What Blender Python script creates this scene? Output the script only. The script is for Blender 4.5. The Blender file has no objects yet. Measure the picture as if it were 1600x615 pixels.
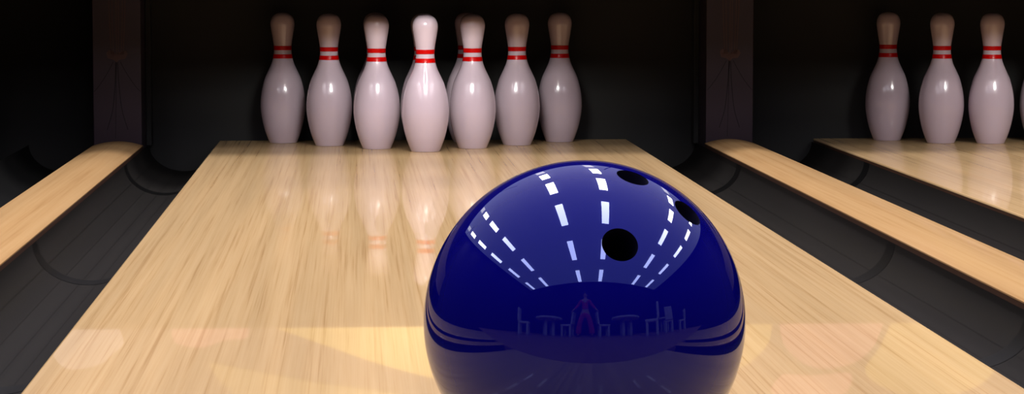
import bpy, bmesh, math, random
from mathutils import Vector, Matrix
random.seed(7)
S = bpy.context.scene
COL = S.collection
PI = math.pi

# ------------------------------------------------------------------ helpers
def link(name, me, mat=None, parent=None, loc=None):
    o = bpy.data.objects.new(name, me)
    COL.objects.link(o)
    if mat is not None:
        me.materials.append(mat)
    if parent is not None:
        o.parent = parent
    if loc is not None:
        o.location = loc
    return o

def obj(name, bm, mat=None, parent=None, loc=None, smooth=False, recalc=True):
    if recalc:
        bmesh.ops.recalc_face_normals(bm, faces=bm.faces)
    me = bpy.data.meshes.new(name)
    bm.to_mesh(me)
    bm.free()
    if smooth:
        me.polygons.foreach_set('use_smooth', [True] * len(me.polygons))
    return link(name, me, mat, parent, loc)

def tag(o, label=None, cat=None, group=None, kind=None):
    if label: o['label'] = label
    if cat: o['category'] = cat
    if group: o['group'] = group
    if kind: o['kind'] = kind
    return o

def thing(name, label, cat, loc=(0, 0, 0), rz=0.0, group=None):
    o = bpy.data.objects.new(name, None)
    COL.objects.link(o)
    o.empty_display_size = 0.05
    o.location = loc
    o.rotation_euler = (0, 0, rz)
    return tag(o, label, cat, group)

def kids(o):
    return [c for c in bpy.data.objects if c.parent == o]

def dup(root, loc, rz, label, parts):
    r = root.copy()
    COL.objects.link(r)
    r.location = loc
    r.rotation_euler = (0, 0, rz)
    r['label'] = label
    for ch, subs in parts:
        c = ch.copy(); COL.objects.link(c); c.parent = r
        for g in subs:
            d = g.copy(); COL.objects.link(d); d.parent = c
    return r

def add_box(bm, x0, x1, y0, y1, z0, z1, bev=0.0, seg=2):
    r = bmesh.ops.create_cube(bm, size=1.0)
    vs = r['verts']
    for v in vs:
        v.co = Vector(((x0 + x1) / 2 + v.co.x * (x1 - x0), (y0 + y1) / 2 + v.co.y * (y1 - y0), (z0 + z1) / 2 + v.co.z * (z1 - z0)))
    if bev > 0:
        es = list({e for v in vs for e in v.link_edges})
        bmesh.ops.bevel(bm, geom=es, offset=bev, segments=seg, affect='EDGES', profile=0.5)

def box(name, x0, x1, y0, y1, z0, z1, mat, parent=None, bev=0.0):
    bm = bmesh.new()
    add_box(bm, x0, x1, y0, y1, z0, z1, bev)
    return obj(name, bm, mat, parent)

def lathe(bm, prof, n=64, c=(0, 0)):
    rings = []
    for r, z in prof:
        if r < 1e-6:
            rings.append([bm.verts.new((c[0], c[1], z))])
        else:
            rings.append([bm.verts.new((c[0] + r * math.cos(2 * PI * k / n), c[1] + r * math.sin(2 * PI * k / n), z)) for k in range(n)])
    for a, b in zip(rings, rings[1:]):
        for k in range(n):
            k2 = (k + 1) % n
            if len(a) == 1 and len(b) == 1: continue
            if len(a) == 1: bm.faces.new((a[0], b[k], b[k2]))
            elif len(b) == 1: bm.faces.new((a[k], a[k2], b[0]))
            else: bm.faces.new((a[k], a[k2], b[k2], b[k]))

def spline(pts, n=4):
    out = []
    for i in range(len(pts) - 1):
        p0 = pts[max(i - 1, 0)]; p1 = pts[i]; p2 = pts[i + 1]; p3 = pts[min(i + 2, len(pts) - 1)]
        for k in range(n):
            t = k / n
            out.append(tuple(0.5 * (2 * p1[j] + (p2[j] - p0[j]) * t + (2 * p0[j] - 5 * p1[j] + 4 * p2[j] - p3[j]) * t * t
                              + (3 * p1[j] - p0[j] - 3 * p2[j] + p3[j]) * t ** 3) for j in range(len(p1))))
    out.append(tuple(pts[-1]))
    return out

def extrude_profile(bm, prof, y0, y1, ny=1, closed=False):
    """prof: list of (x, z); swept along y"""
    rows = []
    for j in range(ny + 1):
        y = y0 + (y1 - y0) * j / ny
        rows.append([bm.verts.new((x, y, z)) for x, z in prof])
    m = len(prof)
    for a, b in zip(rows, rows[1:]):
        for i in range(m if closed else m - 1):
            i2 = (i + 1) % m
            bm.faces.new((a[i], a[i2], b[i2], b[i]))
    if closed:
        bm.faces.new(rows[0]); bm.faces.new(rows[-1])

def sharpen(me, ang=0.6):
    bm = bmesh.new(); bm.from_mesh(me)
    for e in bm.edges:
        e.smooth = not (len(e.link_faces) == 2 and e.calc_face_angle(0.0) > ang)
    bm.to_mesh(me); bm.free()

# ------------------------------------------------------------------ materials
def mat(name):
    m = bpy.data.materials.new(name)
    m.use_nodes = True
    nt = m.node_tree
    return m, nt, nt.nodes['Principled BSDF']

def plain(name, col, rough=0.5, spec=0.5, metal=0.0, noise=0.0, scale=40.0, coat=0.0):
    m, nt, b = mat(name)
    b.inputs['Base Color'].default_value = (*col, 1)
    b.inputs['Roughness'].default_value = rough
    b.inputs['Specular IOR Level'].default_value = spec
    b.inputs['Metallic'].default_value = metal
    b.inputs['Coat Weight'].default_value = coat
    if noise > 0:
        tc = nt.nodes.new('ShaderNodeTexCoord')
        n = nt.nodes.new('ShaderNodeTexNoise'); n.inputs['Scale'].default_value = scale; n.inputs['Detail'].default_value = 4
        nt.links.new(tc.outputs['Object'], n.inputs['Vector'])
        r = nt.nodes.new('ShaderNodeMapRange')
        r.inputs['To Min'].default_value = 1 - noise; r.inputs['To Max'].default_value = 1 + noise
        nt.links.new(n.outputs['Fac'], r.inputs['Value'])
        h = nt.nodes.new('ShaderNodeHueSaturation'); h.inputs['Color'].default_value = (*col, 1)
        nt.links.new(r.outputs['Result'], h.inputs['Value'])
        nt.links.new(h.outputs['Color'], b.inputs['Base Color'])
    return m

def wood(name, light, mid, dark, fx=95.0, fy=0.9, rough=0.05, gloss=0.3):
    m, nt, b = mat(name)
    N = nt.nodes.new; Lk = nt.links.new
    tc = N('ShaderNodeTexCoord')
    def streak(sx, sy, det, seedz):
        mp = N('ShaderNodeMapping'); mp.inputs['Scale'].default_value = (sx, sy, 1); mp.inputs['Location'].default_value = (seedz * 3.1, seedz, seedz)
        Lk(tc.outputs['Object'], mp.inputs['Vector'])
        n = N('ShaderNodeTexNoise'); n.inputs['Scale'].default_value = 1.0; n.inputs['Detail'].default_value = det
        n.inputs['Roughness'].default_value = 0.55
        Lk(mp.outputs['Vector'], n.inputs['Vector'])
        return n.outputs['Fac']
    s1 = streak(fx, fy, 3, 1.3)
    s2 = streak(fx * 2.8, fy * 3.0, 2, 7.7)
    s3 = streak(fx * 0.14, fy * 0.5, 2, 4.1)
    r1 = N('ShaderNodeValToRGB')
    r1.color_ramp.elements[0].position = 0.30; r1.color_ramp.elements[0].color = (*dark, 1)
    r1.color_ramp.elements[1].position = 0.62; r1.color_ramp.elements[1].color = (*light, 1)
    e = r1.color_ramp.elements.new(0.46); e.color = (*mid, 1)
    mx = N('ShaderNodeMath'); mx.operation = 'MULTIPLY_ADD'; mx.inputs[1].default_value = 0.35; 
    ad = N('ShaderNodeMath'); ad.operation = 'MULTIPLY'; ad.inputs[1].default_value = 0.65
    Lk(s1, ad.inputs[0]); Lk(s2, mx.inputs[0]); Lk(ad.outputs[0], mx.inputs[2])
    Lk(mx.outputs[0], r1.inputs['Fac'])
    h = N('ShaderNodeHueSaturation')
    mr = N('ShaderNodeMapRange'); mr.inputs['From Min'].default_value = 0.3; mr.inputs['From Max'].default_value = 0.7
    mr.inputs['To Min'].default_value = 0.9; mr.inputs['To Max'].default_value = 1.08
    Lk(s3, mr.inputs['Value']); Lk(mr.outputs['Result'], h.inputs['Value'])
    Lk(r1.outputs['Color'], h.inputs['Color'])
    Lk(h.outputs['Color'], b.inputs['Base Color'])
    b.inputs['Roughness'].default_value = 0.6
    b.inputs['Specular IOR Level'].default_value = 0.0
    # clear varnish: weak face on, stronger at grazing angles
    gl = N('ShaderNodeBsdfGlossy'); gl.inputs['Roughness'].default_value = rough
    lw = N('ShaderNodeLayerWeight'); lw.inputs['Blend'].default_value = 0.5
    pw = N('ShaderNodeMath'); pw.operation = 'POWER'; pw.inputs[1].default_value = 4.0
    ma = N('ShaderNodeMath'); ma.operation = 'MULTIPLY_ADD'; ma.inputs[1].default_value = gloss; ma.inputs[2].default_value = 0.006
    Lk(lw.outputs['Facing'], pw.inputs[0]); Lk(pw.outputs[0], ma.inputs[0])
    mix = N('ShaderNodeMixShader')
    Lk(ma.outputs[0], mix.inputs['Fac']); Lk(b.outputs['BSDF'], mix.inputs[1]); Lk(gl.outputs['BSDF'], mix.inputs[2])
    Lk(mix.outputs['Shader'], nt.nodes['Material Output'].inputs['Surface'])
    return m

M_LANE = wood('lane_maple', (0.535, 0.363, 0.183), (0.498, 0.329, 0.159), (0.38, 0.226, 0.098), fx=135, fy=0.85, rough=0.02, gloss=0.67)
M_CAP = wood('divider_maple', (0.36, 0.222, 0.10), (0.335, 0.20, 0.087), (0.28, 0.155, 0.062), fx=60, fy=0.7, rough=0.12, gloss=0.2)
M_APPR = wood('approach_wood', (0.26, 0.15, 0.115), (0.24, 0.135, 0.10), (0.20, 0.11, 0.08), fx=40, fy=0.8, rough=0.2, gloss=0.2)
M_EDGE = plain('lane_edge_shaded_brown', (0.040, 0.016, 0.008), 0.5, 0.3, noise=0.2, scale=15)  # brown darkened to carry the shade on the side faces

def gutter_material():
    m, nt, b = mat('gutter_black_plastic')
    N = nt.nodes.new; Lk = nt.links.new
    tc = N('ShaderNodeTexCoord')
    mp = N('ShaderNodeMapping'); mp.inputs['Scale'].default_value = (26, 0.0, 0.0)
    Lk(tc.outputs['Object'], mp.inputs['Vector'])
    w = N('ShaderNodeTexNoise'); w.inputs['Scale'].default_value = 1.0; w.inputs['Detail'].default_value = 0
    mp2 = N('ShaderNodeMapping'); mp2.inputs['Scale'].default_value = (9, 0.6, 9)
    Lk(tc.outputs['Object'], mp2.inputs['Vector'])
    n2 = N('ShaderNodeTexNoise'); n2.inputs['Scale'].default_value = 1.0; n2.inputs['Detail'].default_value = 3
    Lk(mp2.outputs['Vector'], n2.inputs['Vector'])
    # thin moulding lines running along the channel
    sx = N('ShaderNodeSeparateXYZ'); Lk(tc.outputs['Object'], sx.inputs[0])
    md = N('ShaderNodeMath'); md.operation = 'PINGPONG'; md.inputs[1].default_value = 0.0165
    Lk(sx.outputs['X'], md.inputs[0])
    ls = N('ShaderNodeMath'); ls.operation = 'LESS_THAN'; ls.inputs[1].default_value = 0.0011
    Lk(md.outputs[0], ls.inputs[0])
    ln = N('ShaderNodeMapRange'); ln.inputs['To Min'].default_value = 1.0; ln.inputs['To Max'].default_value = 0.7
    Lk(ls.outputs[0], ln.inputs['Value'])
    mr = N('ShaderNodeMapRange'); mr.inputs['From Min'].default_value = 0.3; mr.inputs['From Max'].default_value = 0.7
    mr.inputs['To Min'].default_value = 0.85; mr.inputs['To Max'].default_value = 1.1
    Lk(n2.outputs['Fac'], mr.inputs['Value'])
    mu = N('ShaderNodeMath'); mu.operation = 'MULTIPLY'; Lk(mr.outputs['Result'], mu.inputs[0]); Lk(ln.outputs['Result'], mu.inputs[1])
    h = N('ShaderNodeHueSaturation'); h.inputs['Color'].default_value = (0.0150, 0.0138, 0.0128, 1)
    Lk(mu.outputs[0], h.inputs['Value']); Lk(h.outputs['Color'], b.inputs['Base Color'])
    b.inputs['Roughness'].default_value = 0.5
    b.inputs['Specular IOR Level'].default_value = 0.03
    return m
M_GUT = gutter_material()
M_SEAM = plain('gutter_seam', (0.0022, 0.0022, 0.0022), 0.55, 0.1)
M_PIT = plain('pit_black', (0.026, 0.026, 0.026), 0.7, 0.1, noise=0.1, scale=6)
M_BLACK = plain('black_cloth', (0.006, 0.006, 0.0065), 0.9, 0.05, noise=0.1, scale=20)
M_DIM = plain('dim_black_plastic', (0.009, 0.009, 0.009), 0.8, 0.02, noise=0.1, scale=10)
M_CARPET = plain('black_carpet', (0.006, 0.006, 0.007), 0.95, 0.02, noise=0.2, scale=200)
M_WALL = plain('dark_wall_paint', (0.012, 0.010, 0.018), 0.8, 0.1, noise=0.08, scale=4)
M_CEIL = plain('lavender_ceiling_added_glow', (0.62, 0.66, 0.92), 0.9, 0.1, noise=0.03, scale=3)
M_CEIL.node_tree.nodes['Principled BSDF'].inputs['Emission Color'].default_value = (0.62, 0.66, 1.0, 1)  # glow added to the ceiling so it mirrors brighter in the ball
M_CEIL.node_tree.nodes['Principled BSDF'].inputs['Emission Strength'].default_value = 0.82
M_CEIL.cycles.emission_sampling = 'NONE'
M_PIN = plain('pin_gloss_white', (0.455, 0.365, 0.42), 0.16, 0.5, noise=0.015, scale=9, coat=0.35)
M_PIN.node_tree.nodes['Principled BSDF'].inputs['Coat Roughness'].default_value = 0.06
M_RED = plain('pin_stripe_red', (0.42, 0.0015, 0.0015), 0.25, 0.15, noise=0.05, scale=60)
M_COLUMN = plain('column_plum_laminate', (0.030, 0.019, 0.028), 0.35, 0.3, noise=0.1, scale=5)
M_DRAPE = plain('column_drape_print', (0.085, 0.045, 0.040), 0.5, 0.2, noise=0.1, scale=12)
M_DRAPE2 = plain('column_drape_fold_print', (0.017, 0.011, 0.015), 0.5, 0.2, noise=0.1, scale=12)  # dark fold lines of the printed drape
M_MASK = plain('masking_panel_base', (0.085, 0.06, 0.055), 0.6, 0.2, noise=0.1, scale=3)
M_YEL = plain('mural_yellow', (0.36, 0.275, 0.085), 0.6, 0.2, noise=0.12, scale=9)
M_YEL2 = plain('mural_pale_yellow', (0.26, 0.205, 0.09), 0.6, 0.2, noise=0.12, scale=9)
M_PINK = plain('mural_pink', (0.36, 0.165, 0.17), 0.6, 0.2, noise=0.12, scale=9)
M_WHITE = plain('mural_white', (0.33, 0.30, 0.31), 0.6, 0.2, noise=0.15, scale=9)
M_FURN = plain('grey_furniture', (0.55, 0.55, 0.60), 0.5, 0.4, noise=0.05, scale=12)
M_STEEL = plain('light_fixture_steel', (0.7, 0.7, 0.72), 0.4, 0.5, noise=0.03, scale=20)

def emit(name, col, s):
    m, nt, b = mat(name)
    b.inputs['Base Color'].default_value = (0.9, 0.9, 0.9, 1)
    b.inputs['Emission Color'].default_value = (*col, 1)
    b.inputs['Emission Strength'].default_value = s
    return m
M_LIGHT = emit('tube_diffuser', (1.0, 0.96, 0.945), 3.0)
M_LIGHT.cycles.emission_sampling = 'NONE'
LAMP_W = 22.0
ADDED_PINLAMP_W = 1.25  # power of the lamps added to brighten the front pins

def ball_material():
    m, nt, b = mat('ball_blue_resin')
    N = nt.nodes.new; Lk = nt.links.new
    tc = N('ShaderNodeTexCoord')
    n = N('ShaderNodeTexNoise'); n.inputs['Scale'].default_value = 6; n.inputs['Detail'].default_value = 3
    Lk(tc.outputs['Object'], n.inputs['Vector'])
    r = N('ShaderNodeMapRange'); r.inputs['To Min'].default_value = 0.94; r.inputs['To Max'].default_value = 1.06
    Lk(n.outputs['Fac'], r.inputs['Value'])
    h = N('ShaderNodeHueSaturation'); h.inputs['Color'].default_value = (0.0012, 0.0008, 0.106, 1)
    Lk(r.outputs['Result'], h.inputs['Value']); Lk(h.outputs['Color'], b.inputs['Base Color'])
    b.inputs['Roughness'].default_value = 0.0
    b.inputs['IOR'].default_value = 1.55
    b.inputs['Specular Tint'].default_value = (0.38, 0.47, 1.0, 1)
    return m
M_BALL = ball_material()
M_HOLE = plain('ball_hole_dark', (0.0015, 0.0012, 0.010), 0.5, 0.15)

# ------------------------------------------------------------------ layout numbers (metres)
LX0, LX1 = -0.405, 0.814            # main lane
GW, DW = 0.21, 0.145                # gutter width, divider width
PITCH = 1.784
FOUL, DECK = 2.07, 7.835            # lane start / end
COLY = 7.645                        # column fronts
BACK = 7.86                         # pit wall
XL, XR = -4.42, 5.42                # side walls
YB, YF, CZ = -1.88, 9.0, 3.2        # wall behind camera, far wall, ceiling
MASKY, MASKZ = 7.10, 0.462

# ------------------------------------------------------------------ room shell
tag(box('floor', XL, XR, YB, FOUL, -0.25, 0.0, M_APPR), kind='structure')
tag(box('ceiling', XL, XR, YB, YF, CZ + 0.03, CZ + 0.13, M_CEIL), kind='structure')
tag(box('wall_left', XL - 0.1, XL, YB - 0.1, YF, -0.25, CZ + 0.13, M_WALL), kind='structure')
tag(box('wall_right', XR, XR + 0.1, YB - 0.1, YF, -0.25, CZ + 0.13, M_WALL), kind='structure')
tag(box('wall_back', XL, XR, YB - 0.1, YB, -0.25, CZ + 0.13, M_WALL), kind='structure')
tag(box('wall_front', XL - 0.1, XR + 0.1, YF, YF + 0.1, -0.25, CZ + 0.13, M_WALL), kind='structure')
tag(box('floor_subfloor', XL, XR, FOUL, YF, -0.25, -0.13, M_CARPET), kind='structure')
tag(box('wall_pit', XL, XR, BACK, BACK + 0.04, -0.13, 1.25, M_PIT), kind='structure')
tag(box('ceiling_pit', XL, XR, MASKY + 0.05, BACK, 1.18, 1.25, M_BLACK), kind='structure')

# ------------------------------------------------------------------ lanes
def lane(x0, x1, y1, label):
    b = 0.0035
    prof = [(x0, -0.005), (x0, -b), (x0 + b * 0.3, -b * 0.3), (x0 + b, 0.0), (x1 - b, 0.0), (x1 - b * 0.3, -b * 0.3), (x1, -b), (x1, -0.005)]
    bm = bmesh.new()
    extrude_profile(bm, prof, FOUL, y1, 1, closed=True)
    r = tag(obj('bowling_lane', bm, M_LANE), label, 'bowling lane', kind='structure')
    box('lane_underside', x0 + 0.0004, x1 - 0.0004, FOUL, y1, -0.13, -0.0049, M_EDGE, r)
    return r
lane(LX0, LX1, DECK, 'pale maple bowling lane under the blue ball and the full rack of pins')
lane(LX0 + PITCH, LX1 + PITCH, DECK, 'pale maple bowling lane cut off by the right edge of the photo')
lane(LX0 - PITCH, LX1 - PITCH, 6.86, 'pale maple bowling lane left of the main lane, closed by a black curtain')

def gutter(x0, label, y1=BACK, seams=(3.9, 5.05, 7.05), m=None):
    xc, r = x0 + GW / 2, GW / 2
    top, dep, n = -0.012, 0.080, 28
    def pr(off=0.0):
        return [(xc + (r - 0.0006 - off) * math.cos(PI + PI * k / n), top + (dep - off) * math.sin(PI + PI * k / n)) for k in range(n + 1)]
    inner = pr()
    prof = inner + [(x, z - 0.006) for x, z in reversed(inner)]
    bm = bmesh.new()
    extrude_profile(bm, prof, FOUL, y1, 1, closed=True)
    g = tag(obj('gutter', bm, m or M_GUT, smooth=False), label, 'gutter')
    g.data.polygons.foreach_set('use_smooth', [True] * len(g.data.polygons)); sharpen(g.data)
    for ys in seams:
        bm = bmesh.new()
        extrude_profile(bm, pr(0.0006), ys - 0.036, ys + 0.036, 1)
        obj('joint_band', bm, M_SEAM, g, smooth=True)
    return g
gutter(LX0 - GW, 'black half-round gutter along the left edge of the main lane', seams=(3.75, 5.05, 7.05))
gutter(LX1, 'black half-round gutter along the right edge of the main lane', seams=(3.9, 4.95, 6.95))
gutter(LX0 + PITCH - GW, 'black half-round gutter between the right divider and the right-hand lane', seams=(5.0, 7.0))
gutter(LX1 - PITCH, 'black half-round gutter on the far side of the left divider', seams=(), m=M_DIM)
gutter(LX1 + PITCH, 'black half-round gutter on the outer side of the right-hand lane', seams=(5.0,))
gutter(LX0 - PITCH - GW, 'black half-round gutter on the outer side of the closed left lane', seams=(5.0,))

def divider(x0, label, y1=COLY):
    x1 = x0 + DW
    xc = (x0 + x1) / 2
    arc = []
    n = 24
    for k in range(n + 1):
        t = -1 + 2 * k / n
        z = 0.0125 * (1 - abs(t) ** 1.9) - 0.0005
        arc.append((xc + t * DW / 2, z))
    prof = arc + [(x1, -0.003), (x0, -0.003)]
    bm = bmesh.new()
    extrude_profile(bm, prof, FOUL, y1, 1, closed=True)
    r = obj('lane_divider', bm, M_CAP, smooth=True)
    sharpen(r.data)
    tag(r, label, 'lane divider')
    box('side_board', x0 + 0.0004, x1 - 0.0004, FOUL, y1, -0.13, -0.0029, M_EDGE, r)
    return r
divider(LX0 - GW - DW, 'wooden rounded divider cap between black gutters at the left of the photo')
divider(LX1 + GW, 'wooden rounded divider cap between the main lane and the right-hand lane')

# dark outer floors beside the outer gutters
box_r = tag(box('floor_right', LX1 + PITCH + GW, XR, FOUL, BACK, -0.13, -0.002, M_CARPET), kind='structure')
box_l = tag(box('floor_left', XL, LX0 - PITCH - GW, FOUL, BACK, -0.13, -0.002, M_CARPET), kind='structure')

# curtain that closes the lane at far left
bm = bmesh.new()
pts = [(LX0 - PITCH - 0.20 + (LX1 - LX0 + 0.22) * k / 120, 6.90 + 0.012 * math.sin(k * 0.9)) for k in range(121)]
top = [bm.verts.new((x, y, MASKZ + 0.02)) for x, y in pts]
bot = [bm.verts.new((x, y, -0.004)) for x, y in pts]
for i in range(120): bm.faces.new((bot[i], bot[i + 1], top[i + 1], top[i]))
c = obj('lane_curtain', bm, M_BLACK, smooth=True)
c.modifiers.new('t', 'SOLIDIFY').thickness = 0.004
tag(c, 'black pleated curtain closing the lane left of the main lane', 'curtain')
box('curtain_rail', LX0 - PITCH - 0.2, LX1 - PITCH + 0.02, 6.88, MASKY - 0.005, MASKZ + 0.02, MASKZ + 0.04, M_BLACK, c)

# ------------------------------------------------------------------ columns between the pin decks
def ribbon(bm, pts, w, y):
    vs = []
    for i, (x, z) in enumerate(pts):
        a = pts[max(i - 1, 0)]; b = pts[min(i + 1, len(pts) - 1)]
        dx, dz = b[0] - a[0], b[1] - a[1]
        l = math.hypot(dx, dz) or 1
        nx, nz = -dz / l, dx / l
        ww = w[i] if isinstance(w, (list, tuple)) else w
        vs.append((bm.verts.new((x + nx * ww / 2, y, z + nz * ww / 2)), bm.verts.new((x - nx * ww / 2, y, z - nz * ww / 2))))
    for (a, b), (c, d) in zip(vs, vs[1:]):
        bm.faces.new((a, b, d, c))

def column(x0, label, inner):
    x1 = x0 + DW
    xc = (x0 + x1) / 2
    r = thing('divider_column', label, 'column', (xc, COLY, 0))
    h = DW / 2 - 0.003
    obj('column_body', (lambda b: (add_box(b, -h, h, 0, BACK - COLY, -0.13, 1.18, 0.002), b)[1])(bmesh.new()), M_COLUMN, r)
    # faint drape pattern printed on the front face
    yy = -0.0008
    bm = bmesh.new()
    for dx in (-0.022, -0.013, 0.0, 0.007, 0.019, 0.027):
        ribbon(bm, [(dx, 0.47), (dx * 0.9, 0.36), (dx * 0.7, 0.262)], 0.0022, yy)
    obj('drape_cord', bm, M_DRAPE, r)
    bm = bmesh.new()
    k = [(0.0, 0.262)]
    outline = [(-0.030, 0.268), (-0.022, 0.276), (-0.008, 0.270), (0.0, 0.262), (0.010, 0.270), (0.026, 0.274), (0.032, 0.264),
               (0.024, 0.250), (0.008, 0.248), (0.0, 0.240), (-0.010, 0.248), (-0.026, 0.252)]
    cvt = bm.verts.new((0, yy, 0.258))
    vs = [bm.verts.new((a, yy, b)) for a, b in outline]
    for i in range(len(vs)): bm.faces.new((cvt, vs[i], vs[(i + 1) % len(vs)]))
    obj('drape_knot', bm, M_DRAPE, r)
    bm = bmesh.new()
    for s in (-1, 1):
        ribbon(bm, spline([(s * 0.010, 0.242), (s * 0.030, 0.205), (s * 0.052, 0.172), (s * 0.067, 0.155)], 5), 0.0025, yy)
        ribbon(bm, spline([(s * 0.002, 0.240), (s * 0.006, 0.17), (s * 0.014, 0.10), (s * 0.030, 0.045)], 5), 0.003, yy)
    ribbon(bm, [(-0.002, 0.24), (-0.003, 0.15), (-0.006, 0.02)], 0.002, yy)
    obj('drape_fold', bm, M_DRAPE2, r)
    for s in inner:
        bx0, bx1 = (h, h + 0.016) if s > 0 else (-h - 0.016, -h)
        obj('corner_trim', (lambda b: (add_box(b, bx0, bx1, BACK - COLY - 0.06, BACK - COLY, -0.012, 1.18, 0.003), b)[1])(bmesh.new()), M_PIT, r)
    return r
column(LX0 - GW - DW, 'dark plum column with faint drape pattern behind the left divider', (1, -1))
column(LX1 + GW, 'dark plum column with faint drape pattern left of the right-hand pins', (-1, 1))

# ------------------------------------------------------------------ masking unit above the pins (seen mirrored in the lane)
mk = thing('masking_unit', 'long colourful panel above the pins, mirrored in the near part of the lane', 'masking panel', (0, MASKY, MASKZ))
box('masking_panel', XL, XR, 0.0, 0.045, 0.0, 0.79, M_MASK, mk)
for hx in (-3.6, -1.2, 1.1, 2.9, 4.7):
    box('hanger_rod', hx - 0.012, hx + 0.012, 0.01, 0.034, 0.785, CZ + 0.03 - MASKZ, M_BLACK, mk)
def shape(name, pts, m, closed=True):
    bm = bmesh.new()
    a = [bm.verts.new((x, -0.002, z - MASKZ)) for x, z in pts]
    f = bm.faces.new(a)
    bmesh.ops.triangulate(bm, faces=[f])
    return obj(name, bm, m, mk)
z0 = MASKZ
shape('painted_wedge', spline([(-0.22, z0), (-0.06, 0.520), (0.10, 0.575), (0.30, 0.62), (0.62, 0.64), (1.0, 0.60), (1.12, 0.53), (1.14, z0)], 4), M_YEL)
shape('painted_sweep', spline([(-0.40, 0.555), (-0.25, 0.585), (-0.08, 0.618), (0.16, 0.655), (0.30, 0.72), (0.10, 0.78), (-0.20, 0.72), (-0.36, 0.62), (-0.40, 0.555)], 4)[:-1], M_YEL2)
shape('painted_blot', spline([(-0.50, z0), (-0.49, 0.50), (-0.42, 0.515), (-0.36, 0.495), (-0.30, 0.49), (-0.29, z0)], 4), M_PINK)
shape('painted_cloud', spline([(-0.84, z0), (-0.82, 0.53), (-0.78, 0.57), (-0.70, 0.56), (-0.66, 0.53), (-0.63, 0.50), (-0.64, z0)], 4), M_WHITE)
shape('painted_blot', spline([(1.16, z0), (1.18, 0.53), (1.26, 0.585), (1.36, 0.575), (1.42, 0.53), (1.45, z0)], 4), M_PINK)
shape('painted_wedge', spline([(1.47, z0), (1.44, 0.53), (1.40, 0.60), (1.50, 0.66), (1.66, 0.66), (1.76, 0.60), (1.70, 0.53), (1.62, z0)], 4), M_YEL)
shape('painted_stripe', spline([(1.17, 0.60), (1.26, 0.605), (1.36, 0.60), (1.34, 0.66), (1.24, 0.68), (1.14, 0.65), (1.17, 0.60)], 4)[:-1], M_PINK)

# ------------------------------------------------------------------ added out-of-view lamps that brighten the front pins
for xd, lab in ((0.2, 'added out-of-view black hooded fill lamp for the full rack'), (0.2 + PITCH, 'added out-of-view black hooded fill lamp for the right-hand pins')):
    t = thing('added_pin_lamp', lab, 'lamp', (xd, 6.30, 0.75), 0, 'added pin fill lamps')
    hood = bmesh.new()
    extrude = [(-0.06, -0.075), (-0.06, 0.03), (0.0, 0.075), (0.075, 0.075)]
    a = [hood.verts.new((-0.17, y, z)) for y, z in extrude]; b_ = [hood.verts.new((0.17, y, z)) for y, z in extrude]
    for i in range(3): hood.faces.new((a[i], a[i + 1], b_[i + 1], b_[i]))
    hood.faces.new(a); hood.faces.new(b_)
    obj('added_lamp_hood', hood, M_BLACK, t)
    bk = bmesh.new(); add_box(bk, -0.01, 0.01, 0.0, 0.02, 0.073, 0.30); add_box(bk, -0.01, 0.01, 0.0, MASKY - 6.30 - 0.003, 0.28, 0.30)
    obj('added_lamp_bracket', bk, M_BLACK, t)
    ld = bpy.data.lights.new('added_pin_fill', 'AREA'); ld.shape = 'RECTANGLE'; ld.size = 0.30; ld.size_y = 0.11; ld.spread = math.radians(47)
    ld.energy = ADDED_PINLAMP_W * (1.0 if xd < 1 else 0.6); ld.color = (1.0, 0.98, 0.92)
    lo = bpy.data.objects.new('added_pin_fill', ld); COL.objects.link(lo); lo.parent = t
    lo.location = (0, 0.0, 0.0)
    lo.rotation_euler = Vector((0, 0.92, -0.39)).to_track_quat('-Z', 'Y').to_euler()

# ------------------------------------------------------------------ pins
K = 559.0
prof_px = [(22.3, 236.6), (23.1, 235), (26.3, 227.3), (29.8, 217.6), (32.5, 207.8), (34.6, 198), (36.2, 188), (37, 178.5), (36.9, 168.8),
           (36.1, 159), (34.5, 149), (32.2, 139.5), (29.3, 129.8), (24.6, 119.5), (19.2, 107.8), (16.1, 97.8), (15.0, 91), (14.5, 85), (14.8, 77.3),
           (16.1, 68.5), (17.7, 58.8), (19.3, 49), (20.0, 41.5), (18.8, 34.6), (15.4, 28.6), (10.2, 24.9), (5.0, 23.3), (0.0, 22.9)]
def rz_list():
    return [(r / K, (236.6 - y) / K) for r, y in prof_px]
PROF = spline(rz_list(), 4)
PROF[-1] = (0.0, PROF[-1][1])
def rad(z):
    for (r0, z0_), (r1, z1_) in zip(PROF, PROF[1:]):
        if z0_ <= z <= z1_ and z1_ > z0_:
            return r0 + (r1 - r0) * (z - z0_) / (z1_ - z0_)
    return 0.02
def band(ya, yb):
    za, zb = (236.6 - yb) / K, (236.6 - ya) / K
    out = [(rad(za) - 0.001, za)]
    for k in range(7):
        z = za + (zb - za) * k / 6
        out.append((rad(z) + 0.0005, z))
    out.append((rad(zb) - 0.001, zb))
    return out
P = 'white bowling pin with red neck stripes, '
pins = [
 ((0.196, 7.347), 'front pin, brightest of the full rack', 0),
 ((0.061, 7.466), 'just left of the front pin', 0),
 ((0.334, 7.471), 'just right of the front pin', 0),
 ((-0.075, 7.605), 'second from the left in the full rack', 0),
 ((0.197, 7.604), 'hidden behind the front pin, a sliver showing', 0),
 ((0.469, 7.601), 'second from the right in the full rack', 0),
 ((-0.212, 7.741), 'leftmost of the full rack', 0),
 ((0.060, 7.737), 'hidden behind the pin left of the front', 0),
 ((0.329, 7.737), 'mostly hidden behind the pin right of the front', 0),
 ((0.604, 7.741), 'dim rightmost pin of the full rack', 0),
 ((1.587, 7.752), 'leftmost of the pins on the right-hand lane', 1),
 ((1.719, 7.617), 'second from left on the right-hand lane', 1),
 ((1.861, 7.590), 'third from left on the right-hand lane', 1),
 ((2.030, 7.655), 'cut off by the right edge of the photo', 1),
]
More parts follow.
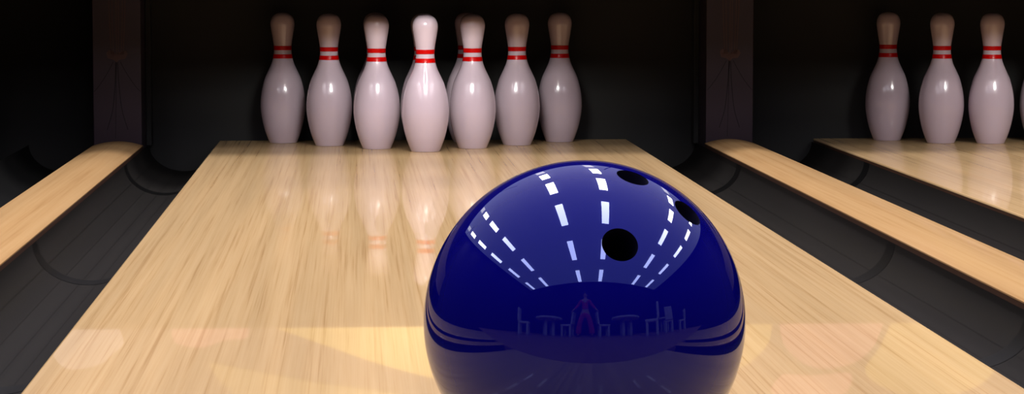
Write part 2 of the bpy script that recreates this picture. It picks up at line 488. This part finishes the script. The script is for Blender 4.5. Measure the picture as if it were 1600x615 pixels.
GR = ['rack of pins on the main lane', 'pins on the right-hand lane']
proto = None
for (x, y), lab, g in pins:
    if proto is None:
        proto = thing('bowling_pin', P + lab, 'bowling pin', (x, y, 0.0003), 0, GR[g])
        bm = bmesh.new(); lathe(bm, [(0.0, 0.0), (PROF[0][0] - 0.003, 0.0)] + PROF, 96)
        body = obj('pin_body', bm, M_PIN, proto, smooth=True)
        parts = [(body, [])]
        for a, b in ((77.6, 84.6), (91.3, 98.2)):
            bm = bmesh.new(); lathe(bm, band(a, b), 96)
            parts.append((obj('neck_stripe', bm, M_RED, proto, smooth=True), []))
    else:
        r = dup(proto, (x, y, 0.0003), random.uniform(0, 6), P + lab, parts)
        r['group'] = GR[g]

# ------------------------------------------------------------------ the ball
RB = 0.1600
BALL = Vector((0.2264, 2.5817, RB))
ball = thing('bowling_ball', 'glossy dark blue bowling ball with three finger holes at the front of the lane', 'bowling ball', (BALL.x, BALL.y, 0))
holes = [(Vector((0.1394, -0.8138, 0.5642)), 0.0176, 'thumb_hole'), (Vector((0.5966, -0.3734, 0.7104)), 0.0160, 'finger_hole'), (Vector((0.2696, -0.2870, 0.9192)), 0.0163, 'finger_hole')]
bm = bmesh.new()
bmesh.ops.create_icosphere(bm, subdivisions=7, radius=RB)
me = bpy.data.meshes.new('ball_shell'); bm.to_mesh(me); bm.free()
shell = link('ball_shell', me)
cut_bm = bmesh.new()
for n, r, _ in holes:
    q = n.normalized().to_track_quat('Z', 'Y').to_matrix().to_4x4()
    bmesh.ops.create_cone(cut_bm, cap_ends=True, segments=96, radius1=r, radius2=r, depth=0.10,
                          matrix=Matrix.Translation(n.normalized() * RB) @ q)
cme = bpy.data.meshes.new('cut'); cut_bm.to_mesh(cme); cut_bm.free()
cutter = link('cutter', cme)
md = shell.modifiers.new('b', 'BOOLEAN'); md.operation = 'DIFFERENCE'; md.solver = 'EXACT'; md.object = cutter
dg = bpy.context.evaluated_depsgraph_get()
nm = bpy.data.meshes.new_from_object(shell.evaluated_get(dg))
shell.modifiers.clear()
bpy.data.objects.remove(cutter)
bm = bmesh.new(); bm.from_mesh(nm)
dead = [f for f in bm.faces if f.calc_center_median().length < RB * 0.985]
bmesh.ops.delete(bm, geom=dead, context='FACES')
bm.to_mesh(nm); bm.free()
nm.name = 'ball_shell'
nm.materials.clear(); nm.materials.append(M_BALL)
nm.polygons.foreach_set('use_smooth', [True] * len(nm.polygons))
nm.normals_split_custom_set_from_vertices([v.co.normalized() for v in nm.vertices])
shell.data = nm
shell.parent = ball; shell.location = (0, 0, RB)
for n, r, name in holes:
    nn = n.normalized()
    d = math.sqrt(RB * RB - r * r)
    bm = bmesh.new()
    lathe(bm, [(r + 0.0003, d), (r * 0.985, d - 0.004), (r * 0.97, d - 0.05), (r * 0.7, d - 0.06), (0, d - 0.063)], 64)
    for v in bm.verts: v.co = nn.to_track_quat('Z', 'Y') @ v.co
    o = obj(name, bm, M_HOLE, ball, (0, 0, RB), smooth=True)

# ------------------------------------------------------------------ ceiling lights
lx = [(-3.93, 'outer left row'), (-2.71, 'inner left row'), (-0.42, 'row over the left lane edge'), (0.80, 'row over the right lane edge'), (3.07, 'inner right row'), (4.32, 'outer right row')]
ly = [-1.2, 0.66, 2.54, 4.40, 6.32, 8.15]
wy = ['first from the back wall', 'second from the back wall', 'above the ball', 'fourth from the back wall', 'fifth from the back wall', 'above the pin deck']
LAMPS = {}
WEIGHT = {-1.2: 0.5, 0.66: 0.55, 2.54: 0.8, 4.40: 1.25, 6.32: 1.6}
def lamp_data(y):
    if y not in LAMPS:
        ld = bpy.data.lights.new('tube_lamp', 'AREA'); ld.shape = 'RECTANGLE'; ld.size = 0.21; ld.size_y = 1.10
        ld.energy = LAMP_W * WEIGHT[y]; ld.color = (1.0, 0.96, 0.94)
        LAMPS[y] = ld
    return LAMPS[y]
fp = None
for x, nx in lx:
    for y, ny in zip(ly, wy):
        lab = 'white tube ceiling light, %s, %s' % (nx, ny)
        if fp is None:
            fp = thing('ceiling_light', lab, 'ceiling light', (x, y, CZ + 0.03), 0, 'ceiling lights mirrored in the ball')
            bm = bmesh.new(); add_box(bm, -0.115, 0.115, -0.56, 0.56, -0.025, 0.0, 0.003)
            fr = obj('fixture_frame', bm, M_STEEL, fp)
            bm = bmesh.new(); add_box(bm, -0.108, 0.108, -0.553, 0.553, -0.05, -0.024, 0.006)
            df = obj('light_diffuser', bm, M_LIGHT, fp)
            base_parts = [(fr, []), (df, [])]
            tube = bpy.data.objects.new('tube_lamp', lamp_data(y)); COL.objects.link(tube); tube.parent = fp; tube.location = (0, 0, -0.052)
        else:
            t = dup(fp, (x, y, CZ + 0.03), 0, lab, base_parts)
            if y < 8:
                tb = tube.copy(); COL.objects.link(tb); tb.parent = t
                tb.data = lamp_data(y)

# ------------------------------------------------------------------ tables and chairs behind the viewer, mirrored in the ball
def table(x, y, r, label):
    t = thing('round_table', label, 'table', (x, y, 0), random.uniform(0, 1), 'tables mirrored in the ball')
    bm = bmesh.new(); lathe(bm, [(0, 0.67), (r - 0.04, 0.67), (r, 0.69), (r, 0.738), (r - 0.012, 0.75), (0, 0.75)], 64)
    obj('table_top', bm, M_FURN, t)
    bm = bmesh.new(); add_box(bm, -0.2, 0.2, -0.2, 0.2, 0.60, 0.675, 0.01); obj('apron', bm, M_FURN, t)
    for sx in (-1, 1):
        for sy in (-1, 1):
            bm = bmesh.new(); add_box(bm, sx * 0.17 - 0.06, sx * 0.17 + 0.06, sy * 0.17 - 0.06, sy * 0.17 + 0.06, 0, 0.64, 0.008)
            obj('leg', bm, M_FURN, t)
table(-1.64, -0.73, 0.62, 'grey round table left of the person, mirrored in the ball')
table(1.72, -0.85, 0.65, 'grey round table right of the person, mirrored in the ball')
table(4.55, -0.75, 0.55, 'grey round table farthest right by the side wall, mirrored in the ball')
cp = None
# chair faces local +x
for x, y, rz, lab in [(-2.28, 0.22, -0.6, 'grey chair left of the left table'), (-0.78, -0.86, PI + 0.1, 'grey chair between the left table and the person'),
                      (0.72, -0.95, -0.1, 'grey chair between the person and the right table'), (2.15, 0.46, PI + 0.75, 'grey chair right of the right table, nearest the ball'),
                      (3.52, 0.30, -0.75, 'grey chair left of the farthest right table'), (5.02, 0.50, PI + 0.9, 'grey chair by the right side wall')]:
    lab += ', mirrored in the ball'
    if cp is None:
        cp = thing('chair', lab, 'chair', (x, y, 0), rz, 'chairs mirrored in the ball'); cparts = []
        bm = bmesh.new(); add_box(bm, -0.22, 0.24, -0.22, 0.22, 0.40, 0.475, 0.015); cparts.append((obj('seat', bm, M_FURN, cp), []))
        bm = bmesh.new(); add_box(bm, -0.265, -0.19, -0.20, 0.20, 0.475, 0.98, 0.02)
        for v in bm.verts: v.co.x -= (v.co.z - 0.475) * 0.12
        cparts.append((obj('backrest', bm, M_FURN, cp), []))
        for sx in (-1, 1):
            for sy in (-1, 1):
                bm = bmesh.new(); add_box(bm, sx * 0.18 - 0.04, sx * 0.18 + 0.04, sy * 0.17 - 0.04, sy * 0.17 + 0.04, 0, 0.435, 0.005)
                cparts.append((obj('leg', bm, M_FURN, cp), []))
    else:
        dup(cp, (x, y, 0), rz, lab, cparts)

# ------------------------------------------------------------------ the person mirrored in the ball
def skinned(name, verts, edges, radii, m, parent, levels=2, root=0):
    me = bpy.data.meshes.new(name)
    me.from_pydata(verts, edges, [])
    o = link(name, me, m, parent)
    o.modifiers.new('skin', 'SKIN')
    me.skin_vertices or None
    if not me.skin_vertices:
        import bpy as _b
        _b.context.view_layer.objects.active = o
    sv = me.skin_vertices[0].data
    for i, r in enumerate(radii):
        sv[i].radius = (r, r) if not isinstance(r, tuple) else r
        sv[i].use_root = (i == root)
    s = o.modifiers.new('sub', 'SUBSURF'); s.levels = levels; s.render_levels = levels
    d = bpy.context.evaluated_depsgraph_get()
    nme = bpy.data.meshes.new_from_object(o.evaluated_get(d))
    o.modifiers.clear(); o.data = nme
    nme.polygons.foreach_set('use_smooth', [True] * len(nme.polygons))
    if not nme.materials: nme.materials.append(m)
    return o

M_SKIN = plain('skin', (0.50, 0.28, 0.20), 0.5, 0.4, noise=0.05, scale=30)
M_CLOTH = plain('red_clothing', (0.55, 0.05, 0.10), 0.8, 0.2, noise=0.08, scale=25)
M_HAIR = plain('brown_hair', (0.05, 0.025, 0.015), 0.6, 0.3, noise=0.3, scale=60)
M_SHOE = plain('shoe_leather', (0.12, 0.03, 0.03), 0.5, 0.4)
M_EYE = plain('eye', (0.02, 0.015, 0.012), 0.2, 0.5)
M_LIP = plain('lip', (0.40, 0.12, 0.11), 0.5, 0.4)

# person faces local +y (towards the lane)
pr = thing('person', 'person in red top and wide red trousers standing with legs apart, mirrored in the ball', 'person', (-0.02, -0.62, 0), 0)
V = []; E = []; R = []
def vtx(p, r, prev=None):
    V.append(p); R.append(r)
    if prev is not None: E.append((prev, len(V) - 1))
    return len(V) - 1
pel = vtx((0, 0, 0.95), (0.135, 0.10))
wst = vtx((0, 0, 1.10), (0.115, 0.085), pel)
chs = vtx((0, 0.0, 1.30), (0.145, 0.10), wst)
shd = vtx((0, 0, 1.42), (0.12, 0.08), chs)
nck = vtx((0, 0.0, 1.51), 0.052, shd)
hd0 = vtx((0, 0.012, 1.585), 0.066, nck)
hd1 = vtx((0, 0.012, 1.665), 0.082, hd0)
hd2 = vtx((0, 0.0, 1.73), 0.070, hd1)
wr = {}
for s in (-1, 1):
    a = vtx((s * 0.165, 0, 1.40), 0.058, shd)
    e = vtx((s * 0.31, -0.02, 1.18), 0.044, a)
    w = vtx((s * 0.43, 0.09, 1.02), 0.029, e)
    pm = vtx((s * 0.462, 0.12, 0.965), (0.034, 0.02), w)
    wr[s] = (w, pm)
    h_ = vtx((s * 0.105, 0, 0.88), 0.09, pel)
    k_ = vtx((s * 0.20, 0.03, 0.50), 0.062, h_)
    n_ = vtx((s * 0.255, 0.0, 0.10), 0.040, k_)
    f_ = vtx((s * 0.275, 0.13, 0.045), (0.042, 0.03), n_)
skinned('body', V, E, R, M_SKIN, pr, 2)
for s in (-1, 1):
    b = Vector((s * 0.462, 0.12, 0.965))
    dirv = Vector((s * 0.42, 0.38, -0.82)).normalized()
    side = Vector((0.3 * s, 0.85, 0.4)); side = (side - dirv * side.dot(dirv)).normalized()
    nor = dirv.cross(side)
    for i, (off, ln) in enumerate(((0.026, 0.070), (0.009, 0.080), (-0.009, 0.075), (-0.026, 0.058))):
        p0 = b + side * off * 0.8
        ps = [p0, b + side * off + dirv * (0.03 + ln * 0.4), b + side * off + dirv * (0.03 + ln * 0.75) + nor * 0.006 * s, b + side * off + dirv * (0.03 + ln) + nor * 0.014 * s]
        skinned('finger', [tuple(p) for p in ps], [(0, 1), (1, 2), (2, 3)], [0.009, 0.0088, 0.0082, 0.007], M_SKIN, pr, 1)
    ps = [b - dirv * 0.02 + side * 0.01, b + side * 0.045 + dirv * 0.005, b + side * 0.06 + dirv * 0.035]
    skinned('thumb', [tuple(p) for p in ps], [(0, 1), (1, 2)], [0.012, 0.0105, 0.009], M_SKIN, pr, 1)
# clothing
V = []; E = []; R = []
a0 = vtx((0, 0, 1.00), (0.150, 0.115)); a1 = vtx((0, 0, 1.12), (0.128, 0.098), a0); a2 = vtx((0, 0, 1.30), (0.157, 0.112), a1); a3 = vtx((0, 0, 1.425), (0.115, 0.085), a2)
for s in (-1, 1):
    q = vtx((s * 0.165, 0, 1.405), 0.070, a3); q = vtx((s * 0.30, -0.02, 1.195), 0.058, q); vtx((s * 0.405, 0.068, 1.055), 0.048, q)
skinned('top', V, E, R, M_CLOTH, pr, 2)
V = []; E = []; R = []
p0 = vtx((0, 0, 0.98), (0.155, 0.12)); p1 = vtx((0, 0, 0.90), (0.15, 0.12), p0)
for s in (-1, 1):
    q = vtx((s * 0.11, 0, 0.82), 0.112, p1); q = vtx((s * 0.20, 0.025, 0.50), 0.100, q); q = vtx((s * 0.25, 0.0, 0.24), 0.118, q); vtx((s * 0.262, 0.01, 0.07), 0.125, q)
skinned('trousers', V, E, R, M_CLOTH, pr, 2)
for s in (-1, 1):
    skinned('shoe', [(s * 0.255, -0.05, 0.045), (s * 0.262, 0.05, 0.047), (s * 0.278, 0.17, 0.036)], [(0, 1), (1, 2)], [(0.045, 0.04), (0.048, 0.042), (0.040, 0.032)], M_SHOE, pr, 2)
# hair, face
bm = bmesh.new(); bmesh.ops.create_uvsphere(bm, u_segments=32, v_segments=20, radius=1.0)
for v in bm.verts:
    v.co = Vector((v.co.x * 0.096, v.co.y * 0.108 - 0.012, v.co.z * 0.105 + 1.70))
bmesh.ops.delete(bm, geom=[v for v in bm.verts if v.co.y > 0.035 and v.co.z < 1.735], context='VERTS')
hair = obj('hair', bm, M_HAIR, pr, smooth=True); hair.modifiers.new('t', 'SOLIDIFY').thickness = 0.008
for s in (-1, 1):
    bm = bmesh.new(); bmesh.ops.create_uvsphere(bm, u_segments=16, v_segments=10, radius=0.011, matrix=Matrix.Translation((s * 0.031, 0.086, 1.660)))
    obj('eye', bm, M_EYE, pr, smooth=True)
    bm = bmesh.new(); bmesh.ops.create_uvsphere(bm, u_segments=16, v_segments=10, radius=1, matrix=Matrix.Translation((s * 0.084, 0.0, 1.645)) @ Matrix.Diagonal((0.012, 0.02, 0.03, 1)))
    obj('ear', bm, M_SKIN, pr, smooth=True)
bm = bmesh.new(); bmesh.ops.create_cone(bm, segments=16, radius1=0.016, radius2=0.006, depth=0.045, cap_ends=True, matrix=Matrix.Translation((0, 0.098, 1.635)) @ Matrix.Rotation(-0.25, 4, 'X'))
obj('nose', bm, M_SKIN, pr, smooth=True)
bm = bmesh.new(); bmesh.ops.create_uvsphere(bm, u_segments=16, v_segments=10, radius=1, matrix=Matrix.Translation((0, 0.080, 1.596)) @ Matrix.Diagonal((0.024, 0.012, 0.008, 1)))
obj('mouth', bm, M_LIP, pr, smooth=True)

# ------------------------------------------------------------------ world, camera
w = bpy.data.worlds.new('World'); S.world = w
w.use_nodes = True
w.node_tree.nodes['Background'].inputs['Color'].default_value = (0.0, 0.0, 0.0, 1)
w.node_tree.nodes['Background'].inputs['Strength'].default_value = 0.0

F_PX, VX, VY, CX, CY, H = 4100.0, 554.0, -48.3, 800.0, 307.5, 0.5086
Yc = Vector((VX - CX, CY - VY, F_PX)).normalized()
Zc = Vector((0, F_PX, -(CY - VY))).normalized()
Xc = Zc.cross(Yc)
if Xc.x < 0: Xc = -Xc
right = Vector((Xc.x, Yc.x, Zc.x)); up = Vector((Xc.y, Yc.y, Zc.y)); fwd = Vector((Xc.z, Yc.z, Zc.z))
cam_d = bpy.data.cameras.new('camera')
cam_d.sensor_fit = 'HORIZONTAL'; cam_d.sensor_width = 36.0
cam_d.lens = F_PX / 1600.0 * 36.0
cam_d.clip_start = 0.02
cam = bpy.data.objects.new('camera', cam_d); COL.objects.link(cam)
rot = Matrix((right, up, -fwd)).transposed()
cam.matrix_world = Matrix.Translation((0, 0, H)) @ rot.to_4x4()
S.camera = cam
S.view_settings.view_transform = 'Standard'
S.view_settings.look = 'None'
S.view_settings.exposure = 0.0
S.cycles.max_bounces = 8
S.cycles.use_denoising = True
S.cycles.denoising_prefilter = 'ACCURATE'
S.cycles.caustics_reflective = False
S.cycles.caustics_refractive = False
S.cycles.sample_clamp_indirect = 4.0
